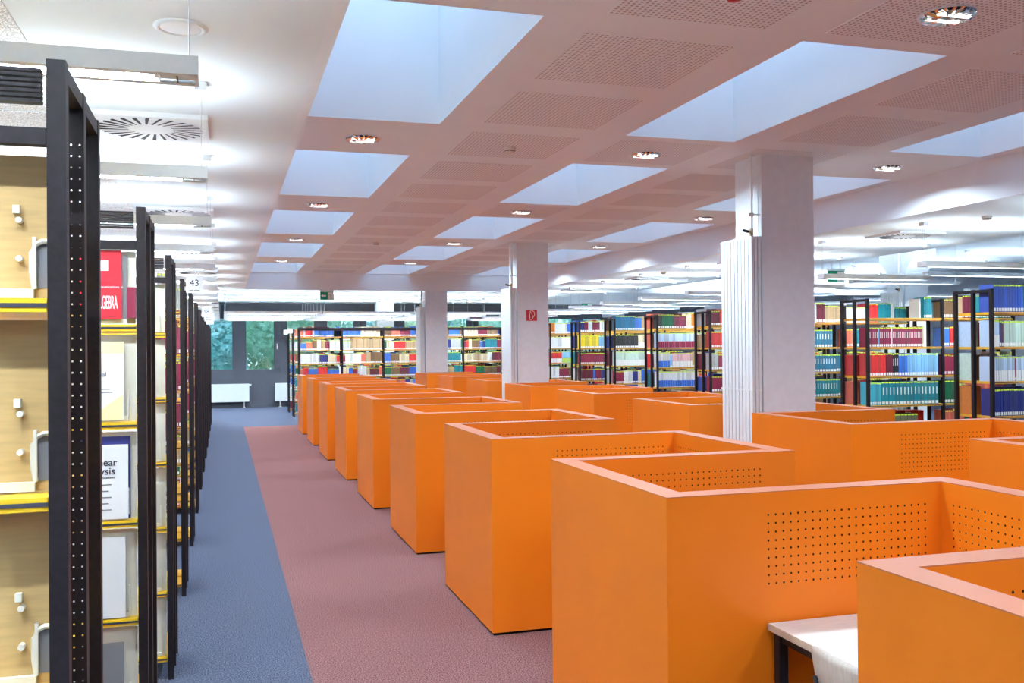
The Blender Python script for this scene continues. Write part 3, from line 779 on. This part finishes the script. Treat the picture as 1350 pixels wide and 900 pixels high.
SING = {0: (0, .56), 1: (0, 2), 2: (.36, .92), 4: (0, 1.0), 5: (0, .9)}
for k in range(-2, 13):
    y = 7.87 + RPITCH * k
    if k < 0:
        continue
    if k < 8:
        lab = 'black steel double-sided bookshelf on the right aisle, %s' % WHICH[k]
    else:
        lab = 'black steel bookshelf at the far right end of the room, %s from the window wall' % ORD[12 - k]
    bookshelf(XR0, 1, y, 2, ZS_BOOK, lab, 'right bookshelves')
    cont = R_CONT.get(k)
    for si in range(7):
        z = ZS_BOOK[si]
        xa = XR0 + UW + .006; xb = XR0 + BAY - .006
        if cont and si < 5:
            runs = cont[si]
            if k in SING and (si < 4 or (k == 1 and si == 4)):
                single = ('%s book, ' + SHELFN[si] + ' of right bookshelf ' + WHICH[k], 'books on the right bookshelves')
                # real books where the photo shows them, the rest of the row as one mass
                fill(xa, xb, y + .012, z, runs, single, lim=(xa + SING[k][0], xa + SING[k][1]))
            else:
                fill(xa, xb, y + .012, z, runs)
        elif si < 5:
            fill(xa, xb, y + .012, z, junk())
        if si < 5:
            fill(xa + BAY, xb + BAY, y + .012, z, junk())
        # rear side of the double shelf
        if si < 5 and not (k == 1 and si < 2):
            rear = junk()
            if k == 0: rear = [[('gap', 1, .45, 0)] + rear, [('pale', 3, .035, .27), ('wine', 5, .03, .26)] + rear, [('mint', 1, .03, .29), ('brown', 2, .05, .27)] + rear, [('orange', 2, .07, .30), ('navy', 3, .04, .26)] + rear, rear][si]
            if k == 2 and si == 0: rear = [('tan', 9, .04, .25)] + rear
            fill(xa, xb, y + RDEP - .012 - .19, z, rear, None, True)
# back bookshelves in front of the window wall
XB0 = 1.92
for k in range(3):
    y = 25.48 + RPITCH * k
    bookshelf(XB0 if k == 0 else XB0 - .02, 1, y, 5, ZS_BOOK, 'long black bookshelf facing the carrels in front of the windows, %s row' % ['front', 'middle', 'rear'][k], 'back bookshelves', cap='rail' if k == 0 else 'back')
    for b_ in range(5):
        for si in range(7):
            xa = XB0 + UW + .008 + b_ * BAY; xb = XB0 + (b_ + 1) * BAY - .008
            z = ZS_BOOK[si]
            if k == 0 and b_ < 2 and si < 3:
                rr = [[[('coral', 2, .04, .2), ('white', 1, .05, .27), ('red', 4, .045, .24), ('pink', 1, .05, .29), ('royal', 14, .036, .21)], [('royal', 4, .04, .2), ('coral', 3, .05, .22), ('brown', 3, .04, .27), ('white', 2, .05, .28), ('tan', 3, .04, .27), ('wine', 3, .04, .26), ('white', 6, .045, .27)], [('white', 12, .042, .27), ('navy', 5, .045, .25), ('cream', 5, .045, .25), ('red', 4, .045, .22)]],
                      [[('royal', 13, .036, .24), ('cream', 16, .033, .26, {'tag': False})], [('mint', 4, .05, .25), ('tan', 24, .036, .29, {'tag': False})], [('wine', 2, .03, .23), ('white', 9, .048, .27), ('coral', 3, .036, .26), ('tan', 4, .036, .29, {'tag': False}), ('brown', 16, .034, .29, {'tag': False})]]][b_][si]
            else: rr = junk()
            fill(xa, xb, y + .012, z, rr)
            if k == 0: fill(xa, xb, y + RDEP - .2, z, junk(), None, True)
# left bookshelves: three display shelves in front, book shelves behind
XLB = -.283
for k in range(0, 13):
    y = RACK0 + RPITCH * k
    if k < 3:
        lab = ['black steel display shelf with empty plywood flaps beside the aisle', 'black steel display shelf holding the red algebra journal', 'black steel display shelf with pale flaps behind the journal display'][k]
        r = bookshelf(XLB, -1, y, 2, ZS_DISP, lab, 'left display shelves', cap='grille', plates=True)
        for si in range(6):
            z = ZS_DISP[si]
            for b_ in range(1):
                xb = XLB - UW - .006; xa = xb - (BAY - UW - .016)
                mt = 'plywood' if k == 0 else 'cream'
                H = 2.30 - 2.02 if si == 0 else .335
                f = MB().box(-(xb - xa), 0, 0, .012, 0, H).obj('flap', mt, r, (xb - XLB, .085 if k == 0 else .04, z + .004))
                fr = MB().box(-(xb - xa), -.03, -.014, 0, 0, .018).box(-.032, -.026, -.012, 0, .018, .12)
                fr.obj('flap_frame', 'cream', f)
                if k == 0:
                    MB().box(-.066, -.054, -.016, 0, .165, .181).obj('peg', 'cream', f)
                    for kz in (.077, .152):
                        MB().tube([(-.055, 0, kz), (-.055, -.018, kz)], .0062, 10).obj('knob', 'cream', f)
                    rr = MB(); pts = [(-.030, .02), (-.034, .05), (-.034, .09), (-.028, .105), (-.015, .112), (0, .112)]
                    rr.tube([(p[0], -.006, p[1]) for p in pts], .0055, 6).obj('hand_slot_rim', 'cream', f)
                    MB().box(-.028, 0, -.002, 0, .02, .106).obj('hand_slot', 'brown_slot' if 'brown_slot' in MATS else 'grey_plastic', f)
    else:
        lab = 'black steel bookshelf beside the left aisle, %s from the window wall' % ORD[12 - k]
        if k == 3: lab = 'black steel bookshelf beside the left aisle carrying the number 43'
        bookshelf(XLB, -1, y, 1, ZS_BOOK, lab, 'left bookshelves', plates=True)
        for si in range(7):
            z = ZS_BOOK[si]
            if k < 8:
                if si < 5:
                    fill(XLB - .20, XLB - UW - .008, y + .012, z, [(['grey', 'wine', 'wine', 'wine', 'tan'][si], 6, .035, .28)])
                fill(XLB - BAY + .01, XLB - .2, y + .012, z, junk())

# number plates at the shelf ends
def plate(k, num, x=XLB, z=2.365):
    y = RACK0 + RPITCH * k
    s = thing('shelf_number_plate', 'small pale plate numbered %s on the end of a left bookshelf' % num, 'sign', (x + .002, y - .002, z), 'shelf number plates')
    MB().box(.012, .137, -.006, -.002, 0, .137).obj('plate', 'sign_white', s)
    MB().box(0, .012, -.005, .012, .02, .05).box(0, .012, -.005, .012, .09, .12).obj('bracket', 'wire', s)
    text('number', num, .072, s, (.074, -.0065, .055), FRONT, 'sign_text', align='CENTER')
    MB().box(.035, .064, -.0068, -.006, .016, .023).box(.070, .113, -.0068, -.006, .016, .023).obj('subject_line', 'grey_plastic', s)   # too small to read
plate(3, '43'); plate(6, '58'); plate(7, '61'); plate(8, '64')
for k in (1, 2):
    y = 25.48 + RPITCH * k
    s = thing('shelf_number_plate', 'small pale plate on the left end of the %s back bookshelf' % ['front', 'middle', 'rear'][k], 'sign', (XB0 - .022, y, 2.36), 'shelf number plates')
    MB().box(-.137, -.012, -.006, -.002, 0, .137).obj('plate', 'sign_white', s)
    MB().box(-.012, 0, -.005, .012, .02, .12).obj('bracket', 'wire', s)

# journals on the second display shelf and behind
def journal(name, lab, x1, w_, y, z, h, m_cover, lean=.0):
    """x1 = right edge"""
    j = tag(MB().box(-w_, 0, 0, .003, 0, h).obj(name, m_cover, None, (x1, y, z)), lab, 'journal', 'journals on the display shelf')
    MB().box(-w_ + .002, -.002, .003, .010, .002, h - .002).obj('pages', 'pages', j)
    j.rotation_euler = (lean, 0, 0)
    return j
yj = RACK0 + RPITCH + .012
mat('cover_red_gloss', (.72, .03, .05), .3); mat('cover_lemon', (.86, .80, .42), .35); mat('cover_ivory', (.84, .84, .80), .35); mat('cover_whitej', (.82, .84, .86), .3)
z0 = ZS_DISP[0] + .002
j = journal('journal', 'red journal with white ALGEBRA lettering on the display shelf', -.372, .17, yj, z0 + .02, .265, 'cover_red_gloss', -.03)
text('title', 'ALGEBRA', .070, j, (-.0915, -.001, .040), FRONT, 'pure_white', bold=.001, sx=.26)
text('subtitle', 'communications in', .014, j, (-.100, -.001, .118), FRONT, 'pure_white')
MB().box(-.07, -.02, -.0012, 0, .008, .012).obj('small_print', 'cover_maroon', j)
MB().box(-.16, -.045, -.001, 0, .185, .225).obj('paper_slip', 'pure_white', j)
o = tag(MB().box(-.19, .0, 0, .004, 0, .245).obj('brochure_holder', 'grey_plastic', None, (-.352, yj + .014, z0 + .02)), 'grey plastic backing card behind the red journal', 'card')
z1 = ZS_DISP[1] + .002
j = journal('journal', 'pale yellow and white journal below the red one on the display shelf', -.366, .18, yj, z1 + .006, .305, 'cover_ivory', -.03)
MB().box(-.18, 0, -.001, 0, .26, .304).obj('colour_band', 'cover_lemon', j); MB().face([(-.18, -.0012, .003), (-.004, -.0012, .003), (-.004, -.0012, .10), (-.10, -.0012, .03), (-.18, -.0012, .03)]).obj('colour_wedge', 'cover_lemon', j)
text('title', 'Journal', .026, j, (-.135, -.0015, .17), FRONT, 'cover_navy'); MB().box(-.135, -.05, -.0015, 0, .12, .124).box(-.135, -.04, -.0015, 0, .108, .112).obj('small_print', 'grey_plastic', j)
z2 = ZS_DISP[2] + .002
j = journal('journal', 'white journal with bold black Linear Analysis title on the display shelf', -.352, .19, yj, z2 + .006, .285, 'cover_whitej', -.03)
text('title', 'Nonlinear', .038, j, (-.195, -.0012, .205), FRONT, 'sign_text', bold=.0005); text('title', 'Analysis', .038, j, (-.170, -.0012, .172), FRONT, 'sign_text', bold=.0005); text('subtitle', '& Applications', .013, j, (-.125, -.0012, .156), FRONT, 'sign_text')
for q in range(5): MB().box(-.12, -.06 - .01 * (q % 2), -.0012, 0, .13 - q * .024, .134 - q * .024).obj('small_print', 'grey_plastic', j)
o = tag(MB().box(-.2, 0, 0, .004, 0, .318).obj('brochure_holder', 'cover_navy', None, (-.345, yj + .016, z2 + .004)), 'dark blue backing card behind the white journal', 'card')
z3 = ZS_DISP[3] + .002
journal('journal', 'plain white sheet standing on the lower display shelf', -.364, .19, yj, z3 + .004, .31, 'cover_whitej', -.02)
z4 = ZS_DISP[4] + .002
journal('journal', 'dark grey folder on the lowest visible display shelf', -.372, .17, yj, z4 + .004, .28, 'grey_plastic', -.05)
o = tag(put('booklet', bk, None, (-.352, yj - .002, z0 + .022), 0, (.03, .05, .12)), 'thin red booklet at the end of the display shelf beside the red journal', 'booklet'); set_cover(o, 'cover_wine'); put('pages', pg, o)
yj3 = RACK0 + 2 * RPITCH + .012
for si, (cm, lab) in enumerate((('cover_whitej', 'white journal with a teal corner on the rear display shelf'), ('cover_ivory', 'ivory journal on the second tier of the rear display shelf'), ('cover_whitej', 'white journal on the third tier of the rear display shelf'), ('cover_whitej', 'white journal with blue corner on the fourth tier of the rear display shelf'), ('cover_pale', 'pale blue leaflet on the fifth tier of the rear display shelf'))):
    j = journal('journal', lab, -.375, .17, yj3, ZS_DISP[si] + .006, .27, cm, -.03)
    if si in (0, 3): MB().box(-.07, 0, -.001, 0, .16, .26).obj('corner_print', 'cover_teal' if si == 0 else 'cover_royal', j)

# the remaining books: more than could be picked apart
if REST.f:
    o = REST.obj('books', RESTM); o['kind'] = 'stuff'; tag(o, 'rows of further books filling the bookshelves', 'books')

# lettering to plain meshes
bpy.context.view_layer.update()
dg = bpy.context.evaluated_depsgraph_get()
for o in TEXTS:
    me = bpy.data.meshes.new_from_object(o.evaluated_get(dg))
    q = bpy.data.objects.new('t', me); COL.objects.link(q); q.parent = o.parent; q.location = o.location; q.rotation_euler = o.rotation_euler; q.scale = o.scale
    nm = o.name.split('.')[0]; bpy.data.objects.remove(o); q.name = nm

# ------------------------------------------------------------------ outside
struct(MB().box(-40, 60, YW + .2, 90, -1.2, -1.0).obj('ground_outside', 'grass'), 'grass outside the windows', 'ground')
def crown_mesh(seed, R, H, n_, lm):
    rnd = random.Random(seed); c = MB()
    blobs = [(rnd.uniform(-R, R) * .6, rnd.uniform(-R, R) * .6, rnd.uniform(0, H), rnd.uniform(.3, .5) * R) for _ in range(26)]
    for q in range(n_):
        bx_, by_, bz_, br_ = rnd.choice(blobs)
        v = Vector((rnd.gauss(0, 1), rnd.gauss(0, 1), rnd.gauss(0, 1))).normalized() * br_ * rnd.uniform(.75, 1.05)
        p = Vector((bx_, by_, bz_)) + v
        a = Vector((rnd.gauss(0, 1), rnd.gauss(0, 1), rnd.gauss(0, 1))).normalized(); b = a.orthogonal().normalized()
        s = rnd.uniform(.09, .2)
        c.face([p - a * s, p + b * s * .5, p + a * s, p - b * s * .5])
    return c.mesh('crown', lm)
tk = MB().tube([(0, 0, -1), (.05, 0, 1), (0, .08, 3)], .16, 8)
tk.tube([(0, .05, 1.6), (.9, .1, 3.2)], .07, 6).tube([(0, .05, 1.4), (-.8, -.2, 3.0)], .07, 6)
tk = tk.mesh('trunk', 'bark')
CR = [crown_mesh(1, 2.4, 4.2, 7000, 'leaf'), crown_mesh(2, 2.2, 4.6, 7000, 'leaf_teal'), crown_mesh(3, 2.0, 3.0, 6000, 'leaf_light')]
TL = ['broad mid-green tree outside the windows', 'dark teal-green tree outside the windows', 'light green shrubby tree outside the windows']
for q, (x, y, c_, s) in enumerate([(-5, 39, 1, .9), (-.7, 39, 1, .9), (3.2, 39.2, 0, .85), (7.4, 39, 2, .9), (11.6, 39.5, 0, .9), (16, 40, 1, .9), (-3, 45.2, 0, 1.2), (2.6, 45, 0, 1.2), (8.4, 45, 1, 1.2), (14.2, 46, 0, 1.2)]):
    t = thing('tree', TL[c_], 'tree', (x, y, 0), 'trees outside the windows', q * 1.3)
    put('trunk', tk, t, (0, 0, 0)); put('crown', CR[c_], t, (0, 0, .3), 0, (s, s, s))
print('single books', SEEN[0], 'objects', len(bpy.data.objects))
